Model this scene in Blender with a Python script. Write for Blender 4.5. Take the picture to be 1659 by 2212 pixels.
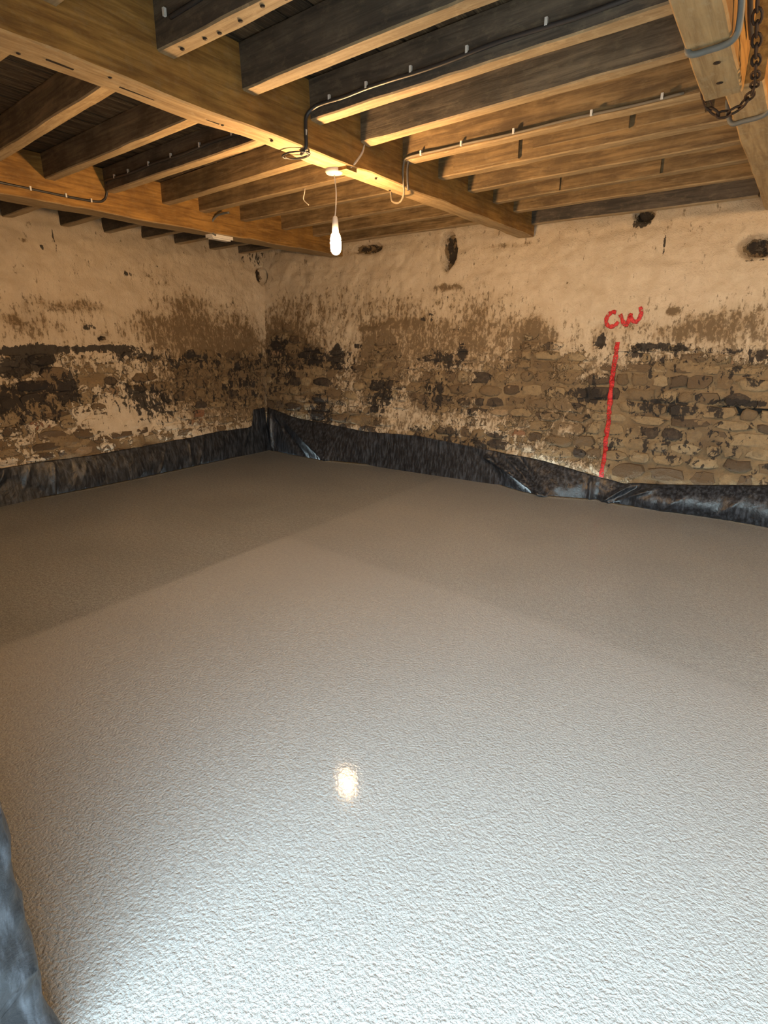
import bpy, bmesh, math, random
import numpy as np
from mathutils import Vector, Matrix
from mathutils.bvhtree import BVHTree

for o in list(bpy.data.objects): bpy.data.objects.remove(o, do_unlink=True)
S = bpy.context.scene
COL = S.collection

# ---------------------------------------------------------------- camera
cd = bpy.data.cameras.new('camera'); cam = bpy.data.objects.new('camera', cd); COL.objects.link(cam)
cd.sensor_fit = 'VERTICAL'; cd.sensor_height = 36; cd.lens = 36 * 1222 / 2212
cd.clip_start = .02
cam.location = (0, 0, 1.5)
cam.rotation_euler = (math.radians(90) - math.atan2(371, 1222), 0, math.radians(34.9))
S.camera = cam

# ---------------------------------------------------------------- sky, daylight, exposure
S.view_settings.view_transform = 'Standard'
S.view_settings.look = 'None'
S.view_settings.gamma = 1
S.view_settings.use_curve_mapping = False
S.view_settings.exposure = 0
w = bpy.data.worlds.new('sky'); S.world = w; w.use_nodes = True
bg = w.node_tree.nodes['Background']
bg.inputs['Color'].default_value = (.74, .93, 1.0, 1)      # plain overcast sky, the same all round
SKY = 18.5
bg.inputs['Strength'].default_value = SKY
BULB = (1.0, .59, .26)
BULB_POWER = 1800
DOOR_X0, DOOR_X1, DOOR_Z = -1.08, 1.9, 2.25                # the barn doorway the photographer stands in
pl = bpy.data.lights.new('doorway_portal', 'AREA'); pl.shape = 'RECTANGLE'
pl.size = DOOR_X1 - DOOR_X0; pl.size_y = DOOR_Z
pl.cycles.is_portal = True
po = bpy.data.objects.new('doorway_portal', pl); COL.objects.link(po)
po.location = ((DOOR_X0 + DOOR_X1) / 2, -.31, DOOR_Z / 2)
po.rotation_euler = (math.radians(90), 0, 0)

# ---------------------------------------------------------------- helpers
def link(name, verts, faces, mat=None, parent=None, smooth=False, loc=None, rot=None):
    me = bpy.data.meshes.new(name)
    me.from_pydata([tuple(map(float, v)) for v in verts], [], [tuple(int(i) for i in f) for f in faces])
    if mat: me.materials.append(mat)
    if smooth: me.polygons.foreach_set('use_smooth', [True] * len(me.polygons))
    me.update()
    o = bpy.data.objects.new(name, me); COL.objects.link(o)
    if loc is not None: o.location = loc
    if rot is not None: o.rotation_euler = rot
    if parent: o.parent = parent
    return o
def tag(o, label=None, cat=None, group=None, kind=None):
    if label: o['label'] = label
    if cat: o['category'] = cat
    if group: o['group'] = group
    if kind: o['kind'] = kind
    return o
def empty(name, loc, label, cat, group=None):
    o = bpy.data.objects.new(name, None); COL.objects.link(o); o.location = loc
    return tag(o, label, cat, group)
def tube_mesh(pts, r, n=8, closed=False):
    pts = [Vector(p) for p in pts]; V = []; F = []
    up = Vector((0, 0, 1)); m = len(pts)
    rad = r if hasattr(r, '__len__') else [r] * m
    prev = None
    for i, p in enumerate(pts):
        a = pts[(i - 1) % m] if (closed or i > 0) else p
        b = pts[(i + 1) % m] if (closed or i < m - 1) else p
        d = (b - a).normalized()
        if prev is None:
            x = d.cross(up)
            if x.length < .05: x = d.cross(Vector((1, 0, 0)))
        else:
            x = prev - d * prev.dot(d)
        x.normalize(); y = d.cross(x); prev = x
        for k in range(n):
            t = 2 * math.pi * k / n
            V.append(p + (x * math.cos(t) + y * math.sin(t)) * rad[i])
    for i in range(m if closed else m - 1):
        for k in range(n):
            j = (i + 1) % m
            F.append((i * n + k, i * n + (k + 1) % n, j * n + (k + 1) % n, j * n + k))
    if not closed:
        F.append(tuple(range(n - 1, -1, -1))); F.append(tuple((m - 1) * n + k for k in range(n)))
    return V, F
def smooth_path(pts, k=6):
    P = [Vector(p) for p in pts]; out = []
    for i in range(len(P) - 1):
        p0 = P[max(i - 1, 0)]; p1 = P[i]; p2 = P[i + 1]; p3 = P[min(i + 2, len(P) - 1)]
        for j in range(k):
            t = j / k
            out.append(.5 * ((2 * p1) + (p2 - p0) * t + (2 * p0 - 5 * p1 + 4 * p2 - p3) * t * t + (3 * p1 - p0 - 3 * p2 + p3) * t ** 3))
    out.append(P[-1]); return out
def lathe(profile, n=16):
    V = []; F = []
    for r, z in profile:
        for k in range(n):
            t = 2 * math.pi * k / n; V.append((r * math.cos(t), r * math.sin(t), z))
    for i in range(len(profile) - 1):
        for k in range(n):
            F.append((i * n + k, i * n + (k + 1) % n, (i + 1) * n + (k + 1) % n, (i + 1) * n + k))
    F.append(tuple(range(n - 1, -1, -1))); F.append(tuple((len(profile) - 1) * n + k for k in range(n)))
    return V, F
def boxes(lst):
    V = []; F = []
    for x0, x1, y0, y1, z0, z1 in lst:
        b = len(V)
        V += [(x0, y0, z0), (x1, y0, z0), (x1, y1, z0), (x0, y1, z0), (x0, y0, z1), (x1, y0, z1), (x1, y1, z1), (x0, y1, z1)]
        F += [tuple(b + i for i in f) for f in ((3, 2, 1, 0), (4, 5, 6, 7), (0, 1, 5, 4), (1, 2, 6, 5), (2, 3, 7, 6), (3, 0, 4, 7))]
    return V, F
# value noise on numpy arrays
def _hash(ix, iy, seed):
    h = (ix.astype(np.int64) * 374761393 + iy.astype(np.int64) * 668265263 + seed * 974711) & 0x7fffffff
    h = ((h ^ (h >> 13)) * 1274126177) & 0x7fffffff
    return ((h ^ (h >> 16)) & 0xffff) / 65535.0
def vnoise(x, y, seed=0):
    x = np.asarray(x, float); y = np.asarray(y, float)
    ix = np.floor(x); iy = np.floor(y); fx = x - ix; fy = y - iy
    fx = fx * fx * (3 - 2 * fx); fy = fy * fy * (3 - 2 * fy)
    a = _hash(ix, iy, seed); b = _hash(ix + 1, iy, seed); c = _hash(ix, iy + 1, seed); d = _hash(ix + 1, iy + 1, seed)
    return (a + (b - a) * fx) * (1 - fy) + (c + (d - c) * fx) * fy
def fbm(x, y, seed=0, oct=4):
    s = 0; a = .5; t = 0
    for k in range(oct):
        s = s + a * vnoise(x * 2 ** k, y * 2 ** k, seed + k * 17); t += a; a *= .55
    return s / t - .5

# ---------------------------------------------------------------- materials
class NT:
    def __init__(s, name):
        s.m = bpy.data.materials.new(name); s.m.use_nodes = True
        s.t = s.m.node_tree; s.b = s.t.nodes['Principled BSDF']
    def n(s, typ, **kw):
        n = s.t.nodes.new(typ)
        for k, v in kw.items():
            if k[0] == '_': n.inputs[k[1:].replace('_', ' ')].default_value = v
            else: setattr(n, k, v)
        return n
    def l(s, a, b): s.t.links.new(a, b)
    def coord(s, which='Object', scale=(1, 1, 1)):
        c = s.n('ShaderNodeTexCoord'); m = s.n('ShaderNodeMapping'); m.inputs['Scale'].default_value = scale
        s.l(c.outputs[which], m.inputs['Vector']); return m.outputs['Vector']
    def world(s, scale=(1, 1, 1)):
        c = s.n('ShaderNodeNewGeometry'); m = s.n('ShaderNodeMapping'); m.inputs['Scale'].default_value = scale
        s.l(c.outputs['Position'], m.inputs['Vector']); return m.outputs['Vector']
    def noise(s, vec, scale, detail=5, rough=.6, dist=0):
        n = s.n('ShaderNodeTexNoise', _Scale=scale, _Detail=detail, _Roughness=rough, _Distortion=dist)
        s.l(vec, n.inputs['Vector']); return n.outputs['Fac']
    def ramp(s, fac, stops):
        r = s.n('ShaderNodeValToRGB'); e = r.color_ramp.elements
        while len(e) < len(stops): e.new(.5)
        for i, (p, c) in enumerate(stops):
            e[i].position = p; e[i].color = (*c, 1) if hasattr(c, '__len__') else (c, c, c, 1)
        s.l(fac, r.inputs['Fac']); return r.outputs['Color']
    def math(s, op, a, b=0.5, clamp=False):
        m = s.n('ShaderNodeMath', operation=op, use_clamp=clamp)
        for i, v in enumerate((a, b)):
            if hasattr(v, 'is_output'): s.l(v, m.inputs[i])
            else: m.inputs[i].default_value = v
        return m.outputs[0]
    def step(s, v, lo, hi):
        m = s.n('ShaderNodeMapRange', interpolation_type='SMOOTHSTEP'); m.inputs['From Min'].default_value = lo; m.inputs['From Max'].default_value = hi
        s.l(v, m.inputs['Value']); return m.outputs['Result']
    def mix(s, f, a, b, mode='MIX'):
        m = s.n('ShaderNodeMix', data_type='RGBA', blend_type=mode)
        for i, v in ((0, f), (6, a), (7, b)):
            if hasattr(v, 'is_output'): s.l(v, m.inputs[i])
            elif hasattr(v, '__len__'): m.inputs[i].default_value = (*v, 1)
            else: m.inputs[i].default_value = v
        return m.outputs[2]
    def bump(s, h, strength=.5, dist=.01, prev=None):
        b = s.n('ShaderNodeBump', _Strength=strength, _Distance=dist); s.l(h, b.inputs['Height'])
        if prev is not None: s.l(prev, b.inputs['Normal'])
        return b.outputs['Normal']
    def out(s, color=None, rough=None, normal=None):
        for k, v in (('Base Color', color), ('Roughness', rough), ('Normal', normal)):
            if v is None: continue
            if hasattr(v, 'is_output'): s.l(v, s.b.inputs[k])
            elif hasattr(v, '__len__'): s.b.inputs[k].default_value = (*v, 1)
            else: s.b.inputs[k].default_value = v
        return s.m
def plain(name, color, rough=.6, metal=0):
    t = NT(name); g = t.noise(t.coord(), 40, 4)
    c = t.mix(g, tuple(v * .8 for v in color), tuple(min(1, v * 1.15) for v in color))
    t.b.inputs['Metallic'].default_value = metal
    return t.out(c, rough)
def wood(name, dark, light, limed_lit, vary=.35):
    t = NT(name); v = t.coord('Object', (1.0, 14, 14)); oi = t.n('ShaderNodeObjectInfo')
    off = t.n('ShaderNodeVectorMath', operation='ADD'); t.l(v, off.inputs[0]); t.l(oi.outputs['Location'], off.inputs[1]); v = off.outputs[0]
    g = t.noise(v, 2.2, 8, .65, .6); g2 = t.noise(t.coord('Object', (2, 2.5, 2.5)), 2.0, 5, .6)
    c = t.mix(t.step(g, .3, .7), dark, light)
    c = t.mix(t.math('MULTIPLY', t.step(g2, .35, .7), .55), c, tuple(d * .65 for d in dark))
    pale = t.noise(t.coord('Object', (5, 9, 9)), 3.1, 6, .7)
    ge = t.n('ShaderNodeNewGeometry'); sx = t.n('ShaderNodeSeparateXYZ'); t.l(ge.outputs['True Normal'], sx.inputs[0])
    under = t.step(t.math('MULTIPLY', sx.outputs['Z'], -1.0), .4, .9)       # bulb light from below put into the colour: undersides paler, with lime remains
    c = t.mix(t.math('MULTIPLY', under, .75 if vary < .5 else 0), c, t.mix(t.step(g, .3, .7), (.30, .205, .10), (.50, .38, .21)))
    c = t.mix(t.math('MULTIPLY', t.step(pale, .50, .66), t.math('ADD', t.math('MULTIPLY', under, limed_lit), .12)), c, (.44, .34, .20))
    rv = t.n('ShaderNodeHueSaturation'); t.l(c, rv.inputs['Color']); t.l(t.math('ADD', t.math('MULTIPLY', oi.outputs['Random'], vary), 1 - vary / 2), rv.inputs['Value'])
    nb = t.bump(g, .5, .006); nb = t.bump(g2, .3, .02, nb)
    return t.out(rv.outputs['Color'], .8, nb)
M = {}
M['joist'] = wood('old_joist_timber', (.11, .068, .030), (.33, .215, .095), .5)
M['dark_joist'] = wood('dark_shaded_joist_timber', (.05, .041, .034), (.15, .118, .085), .5)  # partly darker wood, partly shade away from the bulb put into the colour
M['grey_joist'] = wood('grey_shaded_joist_timber', (.08, .062, .042), (.23, .175, .115), .5)  # greyer copy for joists turned from the bulb, shade put into the colour
M['beam'] = wood('old_beam_timber', (.20, .095, .02), (.50, .27, .065), .5)
M['plank'] = wood('sooty_floorboard', (.03, .022, .014), (.13, .085, .045), .3, .95)

# masonry: worn limewash over rubble stone; vertex channels R lime, G soot and painted-in recess shade, B damp, A stone tint
t = NT('limewashed_rubble')
at = t.n('ShaderNodeVertexColor', layer_name='wear'); sep = t.n('ShaderNodeSeparateColor'); t.l(at.outputs['Color'], sep.inputs['Color'])
lime, soot_shade, damp = sep.outputs[0], sep.outputs[1], sep.outputs[2]; tint = at.outputs['Alpha']
p = t.world()
n1 = t.noise(p, 8, 9, .68, .4); n2 = t.noise(p, 26, 6, .65); nf = t.noise(t.world((1.1, 1.1, .8)), 15, 6, .62, .8); n3 = t.noise(t.world((2.2, 2.2, .55)), 7.5, 8, .68); n4 = t.noise(p, 95, 3, .5)
stone = t.ramp(tint, [(0, (.045, .033, .024)), (.22, (.13, .085, .045)), (.45, (.27, .19, .10)), (.75, (.33, .25, .145)), (1, (.24, .115, .06))])
stone = t.mix(t.math('MULTIPLY', t.step(n2, .4, .7), .5), stone, (.12, .09, .06))
lm = t.math('ADD', lime, t.math('ADD', t.math('MULTIPLY', t.math('SUBTRACT', n1, .5), 2.3), t.math('MULTIPLY', t.math('SUBTRACT', nf, .5), 1.2)))
lmask = t.step(lm, .44, .54)
dm = t.math('ADD', damp, t.math('ADD', t.math('MULTIPLY', t.math('SUBTRACT', n3, .5), 1.6), t.math('MULTIPLY', t.math('SUBTRACT', n1, .5), 1.7)))
limec = t.mix(t.step(n1, .35, .7), (.56, .46, .33), (.66, .56, .42))
limec = t.mix(t.math('MULTIPLY', t.step(dm, .18, 1.05), .85), limec, (.30, .205, .108))
grime = t.noise(t.world((1, 1, .45)), 34, 5, .7)            # fine vertical streaks and flecks of dirt in the lime
gm = t.step(t.math('ADD', grime, t.math('MULTIPLY', dm, .26)), .645, .76)
limec = t.mix(t.math('MULTIPLY', gm, .7), limec, (.10, .065, .032))
col = t.mix(lmask, stone, limec)
sm = t.math('ADD', soot_shade, t.math('ADD', t.math('MULTIPLY', t.math('SUBTRACT', n3, .5), 1.6), t.math('MULTIPLY', t.math('SUBTRACT', nf, .5), 2.6)))
smask = t.step(sm, .42, .60)
col = t.mix(t.math('MULTIPLY', smask, .93), col, (.022, .018, .016))
h = t.math('ADD', t.math('MULTIPLY', lmask, .35), t.math('ADD', t.math('MULTIPLY', n2, .6), t.math('MULTIPLY', n4, .35)))
nb = t.bump(h, .95, .018); nb = t.bump(n1, .35, .05, nb)
M['rubble'] = t.out(col, .93, nb)
M['lime'] = plain('plain_limewash', (.58, .48, .36), .95)

# screed: smooth wet self-levelled floor with a fine orange-peel skin
t = NT('wet_screed')
p = t.world()
a1 = t.noise(p, .9, 5, .55, .8); a2 = t.noise(t.world((1, 3, 1)), 1.6, 6, .6, 1.2); a3 = t.noise(p, 105, 3, .6); a4 = t.noise(p, 42, 4, .6)
at = t.n('ShaderNodeVertexColor', layer_name='wear'); sep = t.n('ShaderNodeSeparateColor'); t.l(at.outputs['Color'], sep.inputs['Color'])
c = t.mix(t.step(a1, .15, .85), (.225, .24, .246), (.33, .348, .354))
c = t.mix(t.math('MULTIPLY', t.step(a2, .40, .68), .6), c, (.31, .31, .305))
c = t.mix(t.math('MULTIPLY', t.step(t.math('ADD', t.math('MULTIPLY', a3, .6), t.math('MULTIPLY', a4, .4)), .40, .60), .65), c, (.09, .094, .095))
c = t.mix(t.math('MULTIPLY', sep.outputs[0], .6), c, (.34, .345, .35))
c = t.mix(sep.outputs[1], c, (.24, .215, .13))
nb = t.bump(t.math('ADD', a3, t.math('MULTIPLY', a4, .4)), 1.0, .008)
rr = t.math('ADD', t.math('MULTIPLY', a1, .10), .10)
cb = t.bump(t.math('ADD', a4, t.math('MULTIPLY', a3, .5)), .075, .004)      # film of water on top
t.b.inputs['Coat Weight'].default_value = .22; t.b.inputs['Coat Roughness'].default_value = .06; t.b.inputs['Coat IOR'].default_value = 1.33
t.l(cb, t.b.inputs['Coat Normal'])
M['screed'] = t.out(c, t.math('ADD', rr, .25), nb)

t = NT('black_polythene')
p = t.coord(); b1 = t.noise(p, 9, 6, .6, .5); b2 = t.noise(t.coord('Object', (10, 10, 2)), 4, 6, .65); b3 = t.noise(p, 60, 4)
c = t.mix(t.step(b2, .4, .75), (.010, .012, .016), (.060, .070, .088))
nb = t.bump(b1, .5, .02); nb = t.bump(b3, .25, .004, nb)
M['poly'] = t.out(c, t.ramp(b2, [(.3, .28), (.75, .5)]), nb)

M['cable'] = plain('dark_cable_sheath', (.035, .033, .034), .45)
M['grey_cable'] = plain('grey_cable_sheath', (.13, .135, .13), .55)
M['white_plastic'] = plain('white_plastic', (.72, .70, .66), .45)
M['dusty_cable'] = plain('dusty_cable_sheath', (.17, .14, .10), .6)
M['flex'] = plain('white_flex', (.66, .60, .52), .5)
M['rust'] = plain('rusty_iron', (.05, .03, .02), .7, .5)
M['nail'] = plain('nail_head', (.035, .022, .014), .7, .3)
M['ground'] = plain('yard_ground', (.25, .24, .22), .9)
t = NT('glowing_bulb'); t.b.inputs['Emission Color'].default_value = (*BULB, 1); t.b.inputs['Emission Strength'].default_value = BULB_POWER
t.out((.9, .8, .6), .2); M['bulb'] = t.m
t = NT('red_spray_paint'); f = t.noise(t.world(), 55, 5, .7); f2 = t.noise(t.world(), 9, 4, .6)
t.l(t.step(t.math('ADD', f, t.math('MULTIPLY', f2, .6)), .60, .90), t.b.inputs['Alpha'])
M['red'] = t.out(t.mix(f2, (.45, .012, .015), (.62, .03, .03)), .6)

# ---------------------------------------------------------------- wear and painted-in recess shade on the walls, read off the photograph
BACK_MARKS = [  # along, up, half width, half height (m), channel, amount
(-4.863,1.3,0.346,0.172,'S',0.5),(-5.495,1.11,0.508,0.453,'D',0.6),(-5.495,1.11,0.466,0.423,'L',-0.5),(-5.844,1.1,0.356,0.526,'D',0.8),(-5.844,1.1,0.356,0.526,'L',-0.5),(-5.761,1.164,0.439,0.368,'S',0.4),(-4.974,0.831,0.316,0.235,'L',-0.3),(-4.155,1.202,0.249,0.326,'D',0.75),(-4.149,1.147,0.235,0.3,'L',-0.55),(-4.084,0.875,0.151,0.219,'S',0.6),(-5.028,0.56,0.208,0.25,'S',0.6),(-5.263,1.324,0.163,0.106,'S',0.7),(-4.827,1.329,0.061,0.091,'S',0.8),(-4.485,1.428,0.072,0.033,'S',0.9),(-3.839,1.683,0.26,0.052,'D',0.4),(-4.343,1.636,0.141,0.033,'D',0.6),(-3.278,0.941,0.361,0.205,'L',-0.45),(-3.245,0.917,0.359,0.204,'D',0.6),(-3.299,0.863,0.182,0.154,'S',0.45),(-3.202,1.3,0.206,0.11,'S',0.55),(-3.008,1.377,0.068,0.049,'S',0.8),(-2.971,0.396,0.637,0.112,'L',-0.5),(-2.971,0.396,0.637,0.112,'S',0.35),(-3.849,0.615,0.4,0.163,'L',0.25),(-3.485,0.319,0.19,0.107,'L',-0.3),(-4.407,0.546,0.438,0.068,'L',-0.6),(-4.481,0.54,0.443,0.069,'D',0.5),(-2.224,1.477,0.207,0.251,'D',0.7),(-2.211,1.386,0.197,0.206,'L',-0.35),(-2.257,0.99,0.351,0.28,'L',-0.5),(-2.257,0.99,0.351,0.28,'D',0.5),(-2.621,0.973,0.215,0.193,'L',-0.3),(-1.59,0.991,0.168,0.079,'S',0.75),(-1.59,0.991,0.177,0.105,'L',-0.7),(-1.811,1.258,0.229,0.111,'L',-0.3),(-0.957,1.448,0.21,0.036,'S',0.95),(-1.207,1.409,0.089,0.066,'S',0.8),(-0.51,1.404,0.312,0.031,'S',0.5),(-0.234,1.37,0.082,0.037,'S',0.5),(-1.087,1.025,0.279,0.208,'L',-0.45),(-0.878,0.954,0.343,0.184,'L',-0.5),(-0.871,0.913,0.305,0.074,'S',0.55),(-0.766,1.202,0.333,0.159,'L',-0.4),(-0.692,1.205,0.218,0.119,'D',0.6),(-0.335,1.178,0.202,0.152,'L',-0.4),(-0.268,0.982,0.2,0.027,'S',1),(-0.328,1.14,0.235,0.114,'D',0.4),(-0.145,0.651,0.197,0.267,'L',-0.8),(-0.145,0.651,0.197,0.267,'D',1),(-0.655,0.518,0.443,0.285,'L',-0.45),(-0.669,0.599,0.406,0.162,'S',0.3),(-1.28,0.67,0.251,0.215,'L',-0.3),(-1.7,0.497,0.412,0.113,'L',-0.3),(-0.942,0.358,0.473,0.106,'L',-0.5),(-0.634,0.847,0.581,0.399,'D',0.6),(-1.662,0.863,0.539,0.31,'D',0.35),(-0.634,0.847,0.581,0.399,'L',-0.2),(-5.72,1.711,0.518,0.36,'D',0.2),(-0.866,1.118,0.53,0.121,'S',0.12),(-1.164,0.463,0.411,0.129,'S',0.15),(-0.381,1.253,0.203,0.046,'S',0.3),(-1.694,0.77,0.317,0.179,'L',0.2),(-1.533,1.491,0.047,0.06,'S',1.2),(-3.126,1.623,0.081,0.025,'S',0.8),(-2.262,1.75,0.069,0.018,'S',0.7),(-0.948,1.75,0.06,0.028,'D',1),(-0.548,1.634,0.313,0.114,'D',0.5),(-0.823,1.559,0.222,0.079,'D',0.4),(-3.298,2.068,0.153,0.034,'D',0.8),(-3.227,1.968,0.081,0.049,'S',0.5),(-3.472,1.778,0.043,0.025,'S',0.9),(-3.375,1.726,0.096,0.025,'S',0.8),(-3.558,1.729,0.056,0.025,'S',0.8),(-3.018,1.451,0.045,0.025,'S',0.8),(-4.698,1.917,1.109,0.221,'D',0.35),(-3.628,1.526,0.755,0.309,'D',0.35),(-2.768,1.667,0.324,0.38,'D',0.35),(-5.875,1.469,0.124,0.086,'S',0.7),(-1.48,1.98,1.005,0.248,'D',-0.2),(-1.343,1.625,0.206,0.041,'D',0.3),(-1.11,2.314,0.012,0.102,'S',1.2),(-0.903,2.503,0.219,0.015,'S',0.5),(-3.385,2.533,0.024,0.145,'S',0.5),(-3.73,2.39,0.188,0.02,'S',0.6),(-2.22,2.474,0.191,0.022,'S',0.6),(-2.608,2.442,0.257,0.023,'D',0.6),(-6.327,2.55,0.24,0.109,'S',0.7),(-0.365,2.143,0.131,0.015,'S',1),(-1.323,2.537,0.104,0.048,'S',1.2),]
LEFT_MARKS = [  # along, up, half width, half height (m), channel, amount
(2.749,1.413,0.556,0.043,'S',1.2),(3.506,1.419,0.315,0.034,'S',0.9),(2.615,1.287,0.186,0.094,'S',1),(2.491,1.227,0.12,0.05,'S',0.6),(2.798,1.347,0.131,0.131,'S',0.6),(3.673,1.402,0.066,0.049,'S',0.9),(3.351,1.635,0.09,0.037,'S',1.2),(2.646,1.69,0.058,0.042,'D',0.5),(3.921,2.197,0.062,0.029,'S',0.9),(4.325,2.322,0.087,0.02,'S',0.8),(4.159,2.218,0.036,0.015,'S',0.9),(2.796,0.855,0.266,0.223,'S',0.35),(2.763,0.903,0.307,0.178,'L',-0.5),(2.416,0.868,0.139,0.19,'S',0.5),(2.421,0.889,0.159,0.212,'L',-0.5),(3.92,0.752,0.268,0.259,'S',0.55),(3.252,1.196,0.595,0.281,'S',0.15),(3.252,1.196,0.644,0.281,'L',-0.2),(3.28,1.1,0.15,0.038,'D',1),(3.28,1.1,0.15,0.038,'L',-0.8),(4.031,0.981,0.152,0.042,'L',-0.8),(4.031,0.981,0.152,0.042,'D',1),(3.558,0.936,0.325,0.123,'S',0.3),(4.486,1.311,0.401,0.217,'S',0.3),(4.83,0.96,0.657,0.513,'D',0.8),(4.903,0.956,0.594,0.46,'S',0.2),(4.903,0.956,0.668,0.46,'L',-0.35),(5.545,0.98,0.424,0.552,'D',0.8),(5.545,0.98,0.424,0.552,'S',0.3),(4.24,1.656,0.375,0.208,'D',0.6),(4.626,1.958,0.271,0.107,'D',0.4),(4.82,1.913,0.17,0.088,'S',0.45),(5.416,1.929,0.096,0.082,'S',0.6),(3.206,1.849,0.334,0.063,'D',0.5),(4.14,1.756,0.122,0.051,'S',0.5),(2.771,1.693,0.255,0.107,'D',0.35),(2.823,1.737,0.086,0.052,'S',0.3),(3.321,0.358,0.676,0.127,'L',-0.6),(2.681,0.547,0.347,0.112,'L',-0.4),(2.692,0.592,0.348,0.111,'D',0.3),(3.054,2.37,0.027,0.039,'S',0.9),(2.894,2.412,0.034,0.017,'D',0.8),(4.291,2.169,0.249,0.205,'D',0.3),(4.715,1.746,0.208,0.328,'D',0.35),(3.204,1.84,0.287,0.045,'L',-0.1),(5.137,1.701,0.534,0.229,'D',0.5),(3.557,0.684,0.328,0.199,'L',0.2),(2.571,1.007,0.248,0.086,'S',0.4),(3.88,1.374,0.347,0.101,'S',0.5),(3.019,1.021,0.094,0.137,'S',0.6),(3.192,2.493,0.009,0.131,'S',1),(3.234,2.498,0.009,0.15,'S',1),(4.611,1.582,0.273,0.109,'S',0.3),(5.961,2.568,0.353,0.133,'S',0.8),]
LETTER_C = [(-1.436,1.747),(-1.463,1.756),(-1.494,1.74),(-1.514,1.707),(-1.515,1.657),(-1.485,1.627),(-1.451,1.626),(-1.424,1.643),(-1.407,1.667)]
LETTER_W = [(-1.396,1.733),(-1.379,1.7),(-1.361,1.662),(-1.336,1.637),(-1.318,1.653),(-1.312,1.69),(-1.304,1.723),(-1.292,1.694),(-1.272,1.669),(-1.247,1.665),(-1.23,1.685),(-1.219,1.717),(-1.216,1.754),(-1.231,1.795)]
LINE = [(-1.387,1.483),(-1.384,1.407),(-1.381,1.331),(-1.384,1.238),(-1.386,1.144),(-1.379,1.037),(-1.371,0.929),(-1.366,0.842),(-1.358,0.755),(-1.357,0.663),(-1.353,0.584),(-1.349,0.496),(-1.344,0.407),(-1.344,0.318),(-1.342,0.219)]
# ---------------------------------------------------------------- the room shell
rng = random.Random(7)
XR = 4.2                       # right wall, out of view
CEIL = 2.84
def yback(z): return 5.62 + .16 * z
def xleft(z): return -5.92 - .13 * z

def smoothclip(x): return np.clip(x, 0, 1) ** 2 * (3 - 2 * np.clip(x, 0, 1))
def marks(u, z, table):
    ch = {'L': 0, 'S': 0, 'D': 0}
    for k in ch: ch[k] = np.zeros_like(u)
    wx = fbm(u * 3.2, z * 3.2, 5) * .10; wz = fbm(u * 3.2, z * 3.2, 9) * .08
    wx = wx + fbm(u * 14, z * 14, 51) * .035; wz = wz + fbm(u * 14, z * 14, 55) * .03
    for a, b, ra, rb, c, v in table:
        k = min(1, min(ra, rb) / .08)
        d2 = ((u + wx * k - a) / (ra * 1.15)) ** 2 + ((z + wz * k - b) / (rb * 1.15)) ** 2
        ch[c] += v * np.exp(-np.clip(d2, 0, 9) ** 1.6)
    return ch
def wear_back(u, z):
    c = marks(u, z, BACK_MARKS)
    n = fbm(u * 1.3, z * 1.3, 21); n2 = fbm(u * 5, z * 5, 23)
    band = smoothclip((1.75 - z + n * .5) / .7)            # lime worn away lower down
    lime = 1.06 - (.35 + .22 * smoothclip((u + 2.2) / 1.2)) * band + c['L'] + n2 * .25
    damp = .14 + .44 * smoothclip((2.2 - z + n * .6) / .9) + c['D']
    soot_shade = -.12 + .24 * smoothclip((1.55 - z + n * .4) / .3) * (1 - .5 * smoothclip((.55 - z) / .3)) + c['S']
    soot_shade = soot_shade - .25 * smoothclip((z - 1.5) / .3)
    return lime, soot_shade, damp
def wear_left(u, z):
    c = marks(u, z, LEFT_MARKS)
    n = fbm(u * 1.3, z * 1.3, 31); n2 = fbm(u * 5, z * 5, 33)
    band = smoothclip((1.42 - z + n * .12) / .12)
    lime = 1.10 - .33 * band + c['L'] + n2 * .25
    damp = .08 + .32 * smoothclip((1.95 - z + n * .6) / .6) - .25 * smoothclip((.95 - z) / .3) + c['D']
    soot_shade = -.38 + .44 * band * (1 - .8 * smoothclip((.75 - z + n * .2) / .3)) + c['S']
    return lime, soot_shade, damp

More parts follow.
